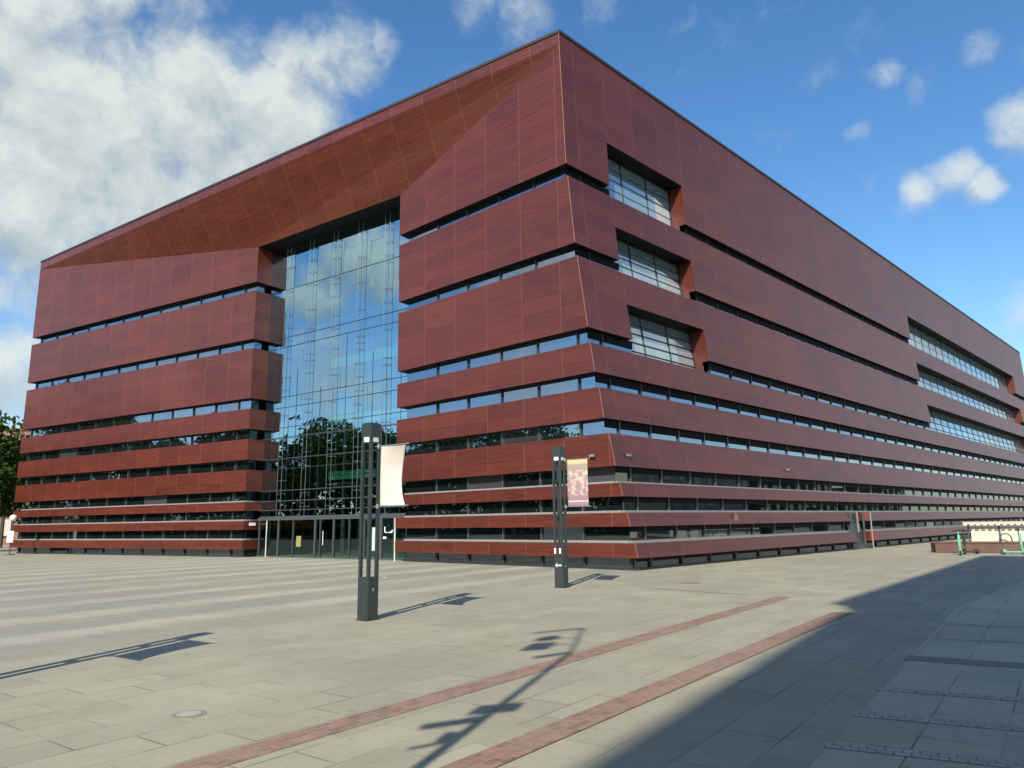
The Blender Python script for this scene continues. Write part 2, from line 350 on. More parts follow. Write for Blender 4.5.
# lighter granite pavement on the right, edge runs along the long joint
e0 = np.array([2.25, 6.08]); 
def along(p, a, r): return tuple(np.array(p) + GA * a + GR * r)
M_gran = paving('granite_stone', 'granite')
sheet('granite_pavement', [(-6.5, -8.0), (2.25, 6.08), (9.24, 15.88), (14.87, 21.98), (40, 46), (60, 40), (10, -20)], .004, M_gran)
M_dband = simple('dark_granite_course', (.20, .20, .155), .7, 0, .3, .25, 4)
CX = u2(120)
pb = np.array([5.20, 10.30]); sheet('dark_stone_course', [tuple(pb), tuple(pb + GA * .42), tuple(pb + GA * .42 + CX * 14), tuple(pb + CX * 14)], .008, M_dband)
def setts(name, col1, col2, mort, bw=.2, rh=.1, rot=0):
    t = NT(name); uv = t.n('ShaderNodeUVMap'); br = t.n('ShaderNodeTexBrick'); t.l(t.mapping(uv.outputs[0], rot=(0, 0, rot)), br.inputs['Vector'])
    br.inputs['Scale'].default_value = 1; br.inputs['Brick Width'].default_value = bw; br.inputs['Row Height'].default_value = rh; br.inputs['Mortar Size'].default_value = .007; br.inputs['Mortar Smooth'].default_value = .3
    br.inputs['Color1'].default_value = (*col1, 1); br.inputs['Color2'].default_value = (*col2, 1); br.inputs['Mortar'].default_value = (*mort, 1)
    tcn = t.n('ShaderNodeTexCoord'); n = t.noise(tcn.outputs['Object'], 7, 5, .7); n2_ = t.noise(tcn.outputs['Object'], 1.3, 4, .6)
    col = t.mix(1., br.outputs['Color'], t.math('MULTIPLY_ADD', n, .9, .52), 'MULTIPLY')
    col = t.mix(t.math('MULTIPLY', t.ramp(n2_, .35, .65), .45), col, (.33, .265, .205))
    t.bsdf(col, .8, 0, .3, bump=t.math('SUBTRACT', t.math('MULTIPLY', n, .3), br.outputs['Fac']), bstr=.7, bdist=.015); return t.m
M_brick = setts('red_clinker', (.32, .175, .12), (.21, .115, .085), (.30, .265, .205))
def strip(name, a, b, w, z, mat, back=0):
    a, b = np.array(a, float), np.array(b, float); d = (b - a) / np.linalg.norm(b - a); a = a - d * back; n = np.array([d[1], -d[0]]) * w / 2; L_ = np.linalg.norm(b - a)
    m = MB(); q = [a - n, a + n, b + n, b - n]
    m.quad([P3(x, z) for x in (q[0], q[1], q[2], q[3])][::1], uv=[(0, 0), (0, w), (L_, w), (L_, 0)]); return m.build(name, mat, kind='structure')
strip('brick_strip', (-2.60, 6.29), (6.60, 18.55), .36, .004, M_brick, 14)
strip('brick_strip', (-.38, 6.20), (6.62, 15.35), .36, .010, M_brick, 14)
M_sett = setts('granite_setts', (.46, .43, .34), (.38, .36, .28), (.20, .18, .14), .13, .10)
for (x, y, l) in ((2.62, 6.66, 4.5), (3.30, 7.63, 5), (4.05, 8.68, 6), (6.55, 12.1, 9), (7.6, 13.6, 10)):
    strip('sett_course', (x, y), np.array([x, y]) + u2(116) * l, .20, .008, M_sett)
strip('brick_course', (3.6, 21.6), (5.9, 19.2), .12, .004, M_brick)
m = MB(); m.quad([P3(np.array([5.35, 22.9]) + GA * a * .28 + GR * b * .28, .004) for a, b in ((-1, -1), (-1, 1), (1, 1), (1, -1))], uv=[(0, 0), (0, .56), (.56, .56), (.56, 0)]); m.build('brick_patch', M_brick, kind='structure')
# pale joint lines far right on the ground
M_line = simple('pale_stone_line', (.40, .39, .34), .7)
strip('pale_stone_course', (16.2, 27.4), (30.0, 20.8), .18, .004, M_line)
strip('pale_stone_course', (19.5, 31.5), (34.0, 24.8), .12, .004, M_line)

# ------------------------------------------------------------ the concert hall
hall = empty('concert_hall', P3((PR + PL) / 2, 0), 'large dark red panelled concert hall with stacked sloping bands and a tall glass entrance', 'building')
ho = hall.location.copy()
def hb(m, name, mats, parent=None):
    o = m.build(name, mats, None); 
    par = parent or hall
    o.parent = par
    w = par.location if par is hall else Vector((0, 0, 0))
    if par is hall: o.location = -ho
    return o
WR = [(3.2, 9.95), (48.0, 91.2)]      # side window bays
WT = [20.0, 15.56, 11.66]             # their heads
DOOR = (22.4, 24.5)
def side_pt(s, z, ins): return Nz(z) + SD * s - SN * ins
def prism(m, a0, a1, b0, b1, i0, i1, z0, z1, zt0=None, zt1=None, u0=0, u1=0, Pz=None, caps=(True, True), inner=True):
    pass
def band_piece(m, seg, s0, s1, zb, zt, uo, zt0=None, zt1=None, cap0=False, cap1=False):
    """one stretch of band on wall seg between distances s0..s1, from zb to zt"""
    L_ = seglen(seg)
    def pt(s, z, ins):
        o = ring(z); i = inset(o, INS)
        if s <= 1e-6: return i[seg] if ins else o[seg]
        if s >= L_ - 1e-3 or s > 1e5: return i[seg + 1] if ins else o[seg + 1]
        d = (o[seg + 1] - o[seg]); d = d / np.linalg.norm(d); n = np.array([-d[1], d[0]])
        return o[seg] + d * s + (n * INS if ins else 0)
    ta = zt if zt0 is None else zt0; tb = zt if zt1 is None else zt1
    ob0, ob1, ot0, ot1 = P3(pt(s0, zb, 0), zb), P3(pt(s1, zb, 0), zb), P3(pt(s0, ta, 0), ta), P3(pt(s1, tb, 0), tb)
    ib0, ib1, it0, it1 = P3(pt(s0, zb, 1), zb), P3(pt(s1, zb, 1), zb), P3(pt(s0, ta, 1), ta), P3(pt(s1, tb, 1), tb)
    def ru(p, q0, s): return (float(np.hypot(p[0] - q0[0], p[1] - q0[1])) if seg == 1 else s) + uo
    r0 = ring(zb)[seg]
    m.quad([ob0, ob1, ot1, ot0], uv=[(ru(ob0, r0, s0), zb), (ru(ob1, r0, s1), zb), (ru(ot1, r0, s1), tb), (ru(ot0, r0, s0), ta)])
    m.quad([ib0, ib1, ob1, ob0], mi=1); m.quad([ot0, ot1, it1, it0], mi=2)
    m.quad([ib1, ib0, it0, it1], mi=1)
    if cap0: m.quad([ib0, ob0, ot0, it0], uv=[(0.3, zb), (1.2, zb), (1.2, ta), (.3, ta)], mi=0)
    if cap1: m.quad([ob1, ib1, it1, ot1], uv=[(0.3, zb), (1.2, zb), (1.2, tb), (.3, tb)], mi=0)
for b in range(9):
    zt, zb = (Z[0] if b == 0 else Z[2 * b + 1]), Z[2 * b + 2]
    for seg in range(7):
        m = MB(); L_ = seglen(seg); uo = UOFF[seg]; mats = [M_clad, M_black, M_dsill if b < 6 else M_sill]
        if seg == 2:
            cuts = []
            if b < 3: cuts = [(w0, w1, WT[b]) for w0, w1 in WR]
            if b in (7, 8): cuts = [(DOOR[0], DOOR[1], 99)]
            s = 0; prev = False
            for w0, w1, h_ in cuts:
                band_piece(m, seg, s, w0, zb, zt, uo, cap0=prev, cap1=True)
                if h_ < zt: band_piece(m, seg, w0, w1, h_, zt, uo)
                s = w1; prev = True
            band_piece(m, seg, s, 1e9 if True else L_, zb, zt, uo, cap0=prev) if False else None
            # last stretch ends on the mitre
            Lw = L_
            def fin(m=m, s=s, prev=prev):
                band_piece(m, seg, s, Lw, zb, zt, uo, cap0=prev)
            fin()
        elif seg in (1, 5) and b == 0:
            # top rises from the portal to the outer corner
            if seg == 1: band_piece(m, seg, 0, L_, zb, zt, uo, zt0=ZP, zt1=Z[1])
            else: band_piece(m, seg, 0, L_, zb, zt, uo, zt0=Z[1], zt1=ZP)
        elif seg in (0, 6) and b == 0:
            band_piece(m, seg, 0, L_, zb, ZP, uo, cap0=seg == 0, cap1=seg == 6)
        else:
            band_piece(m, seg, 0, L_, zb, zt, uo, cap0=seg == 0, cap1=seg == 6)
        hb(m, 'cladding_band', mats)
for b in range(9):
    zt, zb = (Z[0] if b == 0 else Z[2 * b + 1]), Z[2 * b + 2]; m = MB()
    zs = [zb] + ([ZP] if False else []) + ([Z[1]] if b == 0 else []) + [zt]
    for z0, z1 in zip(zs, zs[1:]):
        def cn(z): return Nz(z) + np.array([-.003, -.012])
        m.bar(P3(cn(z0 + .01), z0 + .01), P3(cn(z1 - .01), z1 - .01), .018, 6)
    hb(m, 'corner_trim', M_trim)
# fascia above the entrance front, soffit and black ceiling of the porch
m = MB(); Ll = float(np.linalg.norm(Np - Lp))
m.quad([P3(Lp, Z[1]), P3(Np, Z[1]), P3(Np, Z[0]), P3(Lp, Z[0])], uv=[(0, Z[1]), (Ll, Z[1]), (Ll, Z[0]), (0, Z[0])])
hb(m, 'fascia', M_clad)
m = MB(); ua = float((PL - Lp) @ U); ub = float((PR - Lp) @ U); dv = 4.1
m.quad([P3(PL, ZP), P3(PR, ZP), P3(Np, Z[1]), P3(Lp, Z[1])], uv=[(ua, 0), (ub, 0), (Ll, dv), (0, dv)])
hb(m, 'canopy_soffit', M_clad)
m = MB(); pe = PR + PI_ * RD; pf = PL + PI_ * RD
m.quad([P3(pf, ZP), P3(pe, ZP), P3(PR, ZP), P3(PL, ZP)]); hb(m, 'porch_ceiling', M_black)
# roof and dark edge trim
m = MB(); r = ring(Z[0]); hull = [r[2], r[3], r[4], r[5]]
m.quad([P3(p, Z[0] - .15) for p in hull]); hb(m, 'roof', M_roof)
m = MB()
for i in range(4):
    a, c_ = hull[i], hull[(i + 1) % 4]; d = (c_ - a) / np.linalg.norm(c_ - a); n = np.array([d[1], -d[0]]) * .05
    ia, ic = a - n * 6, c_ - n * 6
    o = [P3(a + n, Z[0] + .003), P3(c_ + n, Z[0] + .003), P3(ic, Z[0] + .003), P3(ia, Z[0] + .003)]
    m.hexa(o, [(x, y, z + .14) for x, y, z in o])
hb(m, 'roof_trim', M_cap)
# ribbon windows in the gaps (glass ribbon + its mullions)
rib = random.Random(11)
def ribbon(seg, g):
    zt, zb = Z[2 * g + 2], (Z[2 * g + 3] if g < 8 else 0.0)
    o = inset(ring((zt + zb) / 2), INS - .02)
    a, c_ = o[seg], o[seg + 1]; d = (c_ - a); L_ = np.linalg.norm(d); d = d / L_; n = np.array([d[1], -d[0]])
    ranges = [(0, L_)]
    if seg == 2 and g < 3: ranges = [(0, WR[0][0]), (WR[0][1], WR[1][0]), (WR[1][1], L_)]
    if seg == 2 and g in (7, 8): ranges = [(0, DOOR[0]), (DOOR[1], L_)]
    ang = math.atan2(d[1], d[0])
    for s0, s1 in ranges:
        m = MB(); fr = MB(); p, q = a + d * s0, a + d * s1
        sh = (-UOFF[seg] % MOD) + (.25 if seg in (1, 5) else 0); ks = [s0] + [x for x in (sh + k * MOD for k in range(60)) if s0 + .05 < x < s1 - .05] + [s1]
        for k, (e0, e1) in enumerate(zip(ks, ks[1:])):
            j0, j1, j2 = [rib.gauss(0, .004) for _ in range(3)]; uu = (k + .5 + seg * 7 + g * 13) * MOD
            m.quad([P3(a + d * e0 + n * j0, zb), P3(a + d * e1 + n * j1, zb), P3(a + d * e1 + n * j2, zt), P3(a + d * e0 + n * (j0 + j2 - j1), zt)], uv=[(uu, 0), (uu, 0), (uu, 1), (uu, 1)])
        hf = (.50 if g < 5 else .34) if seg == 2 else 0
        if hf: fr.box(P3((p + q) / 2 + n * .03, zt - (zt - zb) * hf / 2), (s1 - s0, .04, (zt - zb) * hf - .006), ang, mi=3)  # black strip added at the head, imitating the dark of a deeper recess
        hh = .09 if g >= 5 else .03
        fr.box(P3((p + q) / 2 + n * .05, zb + hh / 2), (s1 - s0, .10, hh), ang, mi=1 if g in (5, 6, 7) else 0)
        s = (-UOFF[seg] % MOD) + (.25 if seg in (1, 5) else 0)
        while s < s1 - .1:
            if s >= s0 + .1: fr.box(P3(a + d * s + n * .04, (zb + zt) / 2 + hh / 2), (.07 if g < 8 else .12, .08, zt - zb - hh - .006), ang, mi=2 if g in (4, 5, 6, 7) else 0)
            s += MOD
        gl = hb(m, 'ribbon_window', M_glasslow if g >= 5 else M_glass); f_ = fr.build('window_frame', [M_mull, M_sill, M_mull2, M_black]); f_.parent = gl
for seg in range(7):
    for g in range(9): ribbon(seg, g)
# stairwell / foyer windows of the side wall
WIN = .92
def side_window(w0, w1, zb, zt, cols, rows):
    m = MB(); q = lambda s, z, i: P3(side_pt(s, z, i), z)
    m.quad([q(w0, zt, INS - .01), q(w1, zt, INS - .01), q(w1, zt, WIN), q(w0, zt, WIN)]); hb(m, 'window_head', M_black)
    m = MB(); m.quad([q(w0, zb - .003, INS - .01), q(w1, zb - .003, INS - .01), q(w1, zb - .003, WIN), q(w0, zb - .003, WIN)]); hb(m, 'window_sill', M_sill)
    for s_ in (w0, w1):
        m = MB(); m.quad([q(s_, zb, INS - .01), q(s_, zb, WIN), q(s_, zt, WIN), q(s_, zt, INS - .01)], uv=[(.3, zb), (1.2, zb), (1.2, zt), (.3, zt)]); hb(m, 'window_cheek', M_clad)
    zt2 = zt
    m = MB()
    ins = WIN - .02
    q = [side_pt(w0, zb, ins), side_pt(w1, zb, ins), side_pt(w1, zt2, ins), side_pt(w0, zt2, ins)]
    m.quad([P3(q[0], zb), P3(q[1], zb), P3(q[2], zt2), P3(q[3], zt2)], uv=[(0, 0), (w1 - w0, 0), (w1 - w0, 3), (0, 3)])
    gl = hb(m, 'side_window', M_glassw)
    fr = MB(); hx = .035
    for i in range(cols + 1):
        s = w0 + (w1 - w0) * i / cols
        s = min(max(s, w0 + .05), w1 - .05); r_ = .020
        o = [P3(side_pt(s - r_, zb, ins - .01), zb), P3(side_pt(s - r_, zb, ins - .045), zb), P3(side_pt(s + r_, zb, ins - .045), zb), P3(side_pt(s + r_, zb, ins - .01), zb)]
        t_ = [P3(side_pt(s - r_, zt2, ins - .01), zt2), P3(side_pt(s - r_, zt2, ins - .045), zt2), P3(side_pt(s + r_, zt2, ins - .045), zt2), P3(side_pt(s + r_, zt2, ins - .01), zt2)]
        fr.hexa(o, t_)
    for j in range(rows + 1):
        z0 = zb + (zt2 - zb - .09) * j / rows; r_ = .032
        o = [P3(side_pt(s, z0, ins - e), z0) for s, e in ((w0, .012), (w0, .05), (w1, .05), (w1, .012))]
        t_ = [P3(side_pt(s, z0 + r_, ins - e), z0 + r_) for s, e in ((w0, .012), (w0, .05), (w1, .05), (w1, .012))]
        fr.hexa(o, t_)
    f_ = fr.build('window_frame', M_mull); f_.parent = gl
for i, g in enumerate((1, 2, 3)):
    zb = Z[2 * g + 1] + .003
    side_window(3.2, 9.95, zb, WT[i], 3, 5)
    side_window(48.0, 91.2, zb, WT[i], 19, 4)
# side entrance notch
m = MB(); mf = MB(); zt = Z[15]
for s0, s1, i0, i1 in ((DOOR[0], DOOR[0], .02, 2.2), (DOOR[1], DOOR[1], .02, 2.2)):
    pass
q = [side_pt(DOOR[0], 0, .3), side_pt(DOOR[1], 0, .3), side_pt(DOOR[1], zt, .3), side_pt(DOOR[0], zt, .3)]
m.quad([P3(q[0], 0), P3(q[1], 0), P3(q[2], zt), P3(q[3], zt)]); sdoor = hb(m, 'side_door', simple('dark_door_glass', (.03, .04, .04), .35))
for s in (DOOR[0], (DOOR[0] + DOOR[1]) / 2, DOOR[1]):
    p = side_pt(s, 1.1, .2); mf.box(P3(p, zt / 2), (.09, .09, zt), math.atan2(SD[1], SD[0]))
f_ = mf.build('door_frame', M_mull2); f_.parent = sdoor
for zb_, zt_ in ((Z[16], Z[15]), (Z[18], Z[17])):
    m = MB(); pA = side_pt(DOOR[1] + .62, (zb_ + zt_) / 2, -.03); m.box(P3(pA, (zb_ + zt_) / 2), (1.2, .05, zt_ - zb_ - .02), math.atan2(SD[1], SD[0])); hb(m, 'lit_cheek_panel', M_red)  # added panel on the wall face; its brighter red paints a sunlit end cheek
for s, z1, z2 in ((DOOR[0] - .1, 1.04, 2.2), (DOOR[1] + .0, 0, 2.2)):
    m = MB(); a = side_pt(s, .3, -.1); m.bar(P3(a, z1), P3(a, z2), .04); hb(m, 'door_pole', M_sill)
# glazed entrance wall
m = MB(); a, c_ = PL + PI_ * GD, PR + PI_ * GD
ca_, cc_ = a - PU * .0, c_ + PU * .0
rj = random.Random(4); wx = float(np.linalg.norm(c_ - a)); ncol = 11; zl = [2.45] + [2.45 + (ZP - .02 - 2.45) * k / 12 for k in range(1, 13)]
for i in range(ncol):
    for z0, z1 in zip(zl, zl[1:]):
        t1, t2, t3, t4 = [rj.gauss(0, .004) for _ in range(4)]; u0, u1 = wx * i / ncol, wx * (i + 1) / ncol
        m.quad([P3(a + PU * u0 + PI_ * t1, z0), P3(a + PU * u1 + PI_ * t2, z0), P3(a + PU * u1 + PI_ * t3, z1), P3(a + PU * u0 + PI_ * (t1 + t3 - t2), z1)])
cw_ = hb(m, 'glass_curtain_wall', M_curtain)
pang = math.atan2(PU[1], PU[0])
m = MB(); PW = float(np.linalg.norm(PR - PL))
TU = [1.95, 4.22, 6.48, 8.72, 10.97]
for k in range(5):
    for dx in (-.19, .19):
        u_ = TU[k] + dx
        if u_ > PW - .1: continue
        p = a + PU * u_ - PI_ * .16; m.bar(P3(p, 2.4), P3(p, ZP - .05), .014, 6)
    zz = 3.0
    while zz < ZP - .4:
        zz += .82 if random.random() < .35 else 0
        p = a + PU * (TU[k] - .19) - PI_ * .16; q = a + PU * (TU[k] + .19) - PI_ * .16
        m.bar(P3(p, zz), P3(q, zz), .009, 5)
        for pp in (p, q): m.bar(P3(pp - PI_ * .03, zz), P3(pp + PI_ * .13, zz), .018, 5)
        zz += .82 if random.random() < .7 else .41
hb(m, 'cable_truss', M_truss)
m = MB()
for i in range(3, 19):
    z0 = Z[i]
    if z0 < 2.3: continue
    for off_ in ((-.0,) if i % 2 else (0,)):
        p = a + PU * .02 - PI_ * .02; q = c_ - PU * .02 - PI_ * .02
        m.bar(P3(p, z0), P3(q, z0), .016, 5)
for k in range(0, 8):
    u_ = 1.95 + 1.13 + 2.25 * (k - 1)
    if .1 < u_ < PW: p = a + PU * u_ - PI_ * .015; m.bar(P3(p, 2.4), P3(p, Z[5] - 1.5 * (k % 3)), .010, 4)
hb(m, 'glazing_joint', M_mull)
# struts that tie the glass wall back to the left reveal, outdoor rails low on the front
m = MB()
for z0 in (Z[9] + .02, Z[10] - .02, Z[12] - .02, Z[13] + .02, Z[14] - .02):
    p = PL + PI_ * 1.02 + PU * .05; q = PR + PI_ * 1.02 - PU * .05; m.bar(P3(p, z0), P3(q, z0), .018, 5)
hb(m, 'tension_rod', M_mull2)
# foyer behind the glass
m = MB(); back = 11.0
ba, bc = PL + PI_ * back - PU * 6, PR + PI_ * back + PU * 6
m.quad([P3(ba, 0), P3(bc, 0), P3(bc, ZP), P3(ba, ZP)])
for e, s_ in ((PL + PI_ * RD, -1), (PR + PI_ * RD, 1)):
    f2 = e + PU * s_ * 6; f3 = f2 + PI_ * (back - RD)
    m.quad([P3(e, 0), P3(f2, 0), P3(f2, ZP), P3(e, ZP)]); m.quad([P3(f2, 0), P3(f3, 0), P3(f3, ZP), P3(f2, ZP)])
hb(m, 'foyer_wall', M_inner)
m = MB()
for zc in (4.75, 8.25, 11.9, 15.3):
    c0 = PL + PI_ * 4.3 + PU * 8.75; m.box(P3(c0, zc - .45), (7.9, 3.4, .25), pang)
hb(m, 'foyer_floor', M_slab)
for zc, hh in ((4.85, .5), (8.25, .5), (11.98, .62)):
    m = MB(); c0 = PL + PI_ * 2.5 + PU * 8.75; m.box(P3(c0, zc), (7.9, .06, hh), pang); hb(m, 'green_balustrade', M_green)
m = MB()
for u_ in (1.2, 3.6, 6.4, 9.3):
    p = PL + PI_ * 7 + PU * u_; m.bar(P3(p, 0), P3(p, ZP), .16, 10)
hb(m, 'foyer_column', M_slab)
# entrance doors: header beam, posts, glass below
m = MB(); gl = MB(); ed = 1.0
A0 = PL + PI_ * ed + PU * .06; A1 = PR + PI_ * ed - PU * .06; EW = float(np.linalg.norm(A1 - A0))
m.box(P3((A0 + A1) / 2, 2.28), (EW, .12, .13), pang)
for u_, w_ in ((.22, .08), (2.1, .12), (3.5, .05), (5.5, .12), (5.95, .05), (7.1, .10), (8.4, .05), (9.6, .12), (10.9, .2), (11.9, .1)):
    p = A0 + PU * u_; m.box(P3(p, 1.107), (w_, .12, 2.21), pang)
m.box(P3((A0 + A1) / 2 + 0 * PI_, .04), (EW, .08, .08), pang)
gl.quad([P3(A0, .02), P3(A1, .02), P3(A1, 2.2), P3(A0, 2.2)])
ent = hb(m, 'entrance_frame', M_mull2); g_ = gl.build('door_glass', M_door); g_.parent = ent
gl = MB(); b0 = PL + PI_ * GD; b1 = PR + PI_ * GD
gl.quad([P3(b0, 2.46), P3(b1, 2.46), P3(A1, 2.35), P3(A0, 2.35)]); g_ = gl.build('head_flashing', M_mull2); g_.parent = ent
for u_ in (1.05, 6.3):
    h_ = MB(); p = A0 + PU * u_ - PI_ * .12; h_.bar(P3(p, .75), P3(p, 1.55), .02, 6); hh = h_.build('door_handle', M_white); hh.parent = ent
# white strip posts on both sides of the porch
for p in (PL + PI_ * .9 + PU * 1.1, PR + PI_ * .05 - PU * .05): m = MB(); m.box(P3(p, 1.1), (.04, .04, 2.2), pang); hb(m, 'white_post', M_white)
# small plates, posters
def plate(base, dirv, nrm, u_, z, w, h, mat, name):
    m = MB(); p = base + dirv * u_ + nrm * .03; m.box(P3(p, z), (w, .03, h), math.atan2(dirv[1], dirv[0])); return hb(m, name, mat)
plate(PL, PI_, PU, .62, 2.0, .45, .18, M_white, 'wall_plate')
M_yel = simple('yellow_print', (.26, .25, .08), .5); M_pale = simple('pale_print', (.42, .55, .50), .5)
plate(A0, PU, -PI_, 4.05, .95, .42, .62, M_yel, 'poster'); plate(A0, PU, -PI_, 10.4, 1.1, .32, 1.25, M_pale, 'poster')
for dx, dz, w_, h_ in ((0, .25, .06, .3), (.12, .1, .14, .05), (.0, -.18, .22, .12), (.35, .1, .12, .06), (.5, .12, .1, .1), (.62, .2, .2, .05)):
    plate(A0, PU, -PI_, 11.2 + dx, 1.35 + dz, w_, h_, M_white, 'glass_marking')
# cameras on the cladding
def cctv(p, d, n, z):
    m = MB(); q = p + n * .12; m.box(P3(q, z), (.24, .08, .08), math.atan2(d[1], d[0])); m.box(P3(q, z + .05), (.28, .10, .015), math.atan2(d[1], d[0])); m.bar(P3(p, z + .02), P3(q, z + .02), .025)
    b = m.build('surveillance_camera', M_sill); b.parent = hall; b.location = -ho; return b
zc = 4.5; nr = np.array([DR[1], -DR[0]])
pN = Nz(zc); cctv(pN - DR * .95, DR, nr, zc); cctv(pN + SD * .9, SD, SN, zc); cctv(pN + SD * 15.6, SD, SN, zc)
m = MB(); c0 = side_pt(8.4, 1.94, -.03); 
pts = [c0 + SD * .22 * math.cos(k * math.pi / 8) for k in range(16)]
m.quad([P3(c0 + SD * .22 * math.cos(k * math.pi / 8), 1.94 + .22 * math.sin(k * math.pi / 8)) for k in range(16)]); hb(m, 'round_cover', simple('dull_pink', (.27, .12, .10), .6))

# ------------------------------------------------------------ lamp columns with banners
def make_lamp(loc, label, banner_mat, curl, zb, zt, blabel):
    t = empty('lamp_column', (loc[0], loc[1], 0), label, 'street lamp', 'four-legged lamp columns on the plaza', rz=R(90 - 34.15))
    w = .29; p = .062; e = w / 2 - p / 2
    m = MB(); m.box((0, 0, .42), (w, w, .84)); m.box((0, 0, .006), (w + .06, w + .06, .012)); m.build('base', M_lamp, t)
    for sx in (-1, 1):
        for sy in (-1, 1):
            m = MB(); m.box((sx * e, sy * e, 2.22), (p, p, 2.76)); m.build('post', M_lamp, t)
    m = MB(); m.box((0, 0, 3.84), (w, w, .28))
    m.box((0, 0, 3.99), (w - .04, w - .04, .02)); m.build('head', M_lamp, t)
    m = MB(); m.box((0, 0, 3.645), (w - .02, w - .02, .11)); m.build('collar', M_lamp, t)
    m = MB(); m.box((0, 0, 3.645), (w - .012, .15, .10)); m.build('lamp_window', M_lampglass, t)
    m = MB(); m.box((0, 0, 3.645), (.15, w - .012, .10)); m.build('lamp_window', M_lampglass, t)
    m = MB(); m.box((0, 0, 3.0), (w - .09, w - .09, .015)); m.box((0, 0, 2.0), (w - .09, w - .09, .015)); m.build('brace', M_lamp, t)
    m = MB(); m.box((.0, -w / 2 - .004, .6), (.05, .012, .06)); m.build('lock', M_steel, t)
    # banner arms stand out of the street-side face: local -y is the side wall's outward direction
    for z in (zt, zb):
        m = MB(); m.bar((0, -w / 2 + .02, z), (0, -w / 2 - .14 - .78, z), .013, 8); m.bar((0, -w / 2 - .07, z - .05), (0, -w / 2 - .07, z + .05), .024, 8); m.build('banner_arm', M_steel, t)
    m = MB(); nx, nz_ = 10, 24; W_ = .70; y0 = -w / 2 - .14
    def P(i, j):
        a = i / nx; b = j / nz_
        pull = curl * math.sin(math.pi * b) ** .8
        return (.10 * pull * math.sin(math.pi * a) + .16 * pull * a * a, y0 - a * W_ * (1 - .42 * pull * (1 - .3 * b)), zb + (zt - zb) * b)
    for i in range(nx):
        for j in range(nz_):
            q = [P(i, j), P(i + 1, j), P(i + 1, j + 1), P(i, j + 1)]
            uv = [((i + a) / nx, (j + b) / nz_) for a, b in ((0, 0), (1, 0), (1, 1), (0, 1))]
            m.quad(q, uv=uv)
    o = m.build('banner', banner_mat, t); o['label'] = blabel
    sm = o.modifiers.new('thick', 'SOLIDIFY'); sm.thickness = .006
    for pl in o.data.polygons: pl.use_smooth = True
    bm = bmesh.new(); bm.from_mesh(o.data); bmesh.ops.remove_doubles(bm, verts=bm.verts, dist=1e-4); bm.to_mesh(o.data); bm.free()
    return t
def banner_a():
    t = NT('banner_pale'); uv = t.n('ShaderNodeUVMap'); sp = t.n('ShaderNodeSeparateXYZ'); t.l(uv.outputs[0], sp.inputs[0])
    v = sp.outputs[1]; n = t.noise(t.mapping(uv.outputs[0], (16, 4, 1)), 1, 3)
    def rows(c, h, k): 
        inb = t.math('LESS_THAN', t.math('ABSOLUTE', t.math('SUBTRACT', v, c)), h)
        ln = t.math('LESS_THAN', t.math('FRACT', t.math('MULTIPLY', v, k)), .4)
        return t.math('MULTIPLY', t.math('MULTIPLY', inb, ln), t.math('GREATER_THAN', n, .48))
    m_ = t.math('MULTIPLY', t.math('MAXIMUM', rows(.74, .045, 30), rows(.17, .06, 26)), .3)
    col = t.mix(m_, (.56, .52, .455), (.36, .30, .27))
    t.bsdf(col, .7, 0, .2); return t.m
def banner_b():
    t = NT('banner_print'); uv = t.n('ShaderNodeUVMap'); sp = t.n('ShaderNodeSeparateXYZ'); t.l(uv.outputs[0], sp.inputs[0])
    u_, v = sp.outputs[0], sp.outputs[1]
    n = t.noise(t.mapping(uv.outputs[0], (3, 5, 1)), 1.6, 4, .6)
    base = t.ramp(v, .15, .95, (.30, .19, .22), (.36, .29, .24))
    mask = t.math('MULTIPLY', t.ramp(n, .47, .58), t.math('LESS_THAN', t.math('ABSOLUTE', t.math('SUBTRACT', v, .5)), .27))
    col = t.mix(t.math('MULTIPLY', mask, .75), base, (.62, .50, .42))
    top = t.math('GREATER_THAN', v, .90); col = t.mix(top, col, (.50, .45, .24))
    bot = t.math('LESS_THAN', v, .09); col = t.mix(bot, col, (.30, .20, .22))
    ln = t.math('LESS_THAN', t.math('ABSOLUTE', t.math('SUBTRACT', v, .11)), .012); col = t.mix(ln, col, (.6, .5, .48))
    t.bsdf(col, .7, 0, .2); return t.m
MA, MBn = banner_a(), banner_b()
make_lamp((-2.99, 15.32), 'dark lamp column with a curled cream banner, nearest to the glass entrance', MA, 1.0, 2.26, 3.50, 'cream banner curled inwards along its outer edge')
LB = make_lamp((1.37, 22.0), 'dark lamp column with a flat pink printed banner in front of the building corner', MBn, .06, 2.26, 3.60, 'flat pinkish printed banner with a yellow top edge')
make_lamp((-7.30, 8.50), 'dark lamp column standing left of the view, only its thin shadow crosses the plaza', MA, .4, 2.42, 3.55, 'cream banner')

LB.scale = (1, 1, 1.03)
for y_, h_ in ((.105, .16), (-.06, .15)):
    m = MB(); m.box((-.149, y_, 1.02), (.006, .06, h_)); m.build('sticker', M_white, LB)
m = MB(); m.box((-.149, -.02, .62), (.006, .16, .035)); m.quad([(-.153, .11, .62), (-.153, .05, .56), (-.153, .05, .68)]); m.quad([(-.146, .11, .62), (-.146, .05, .68), (-.146, .05, .56)]); m.build('arrow_sticker', M_white, LB)
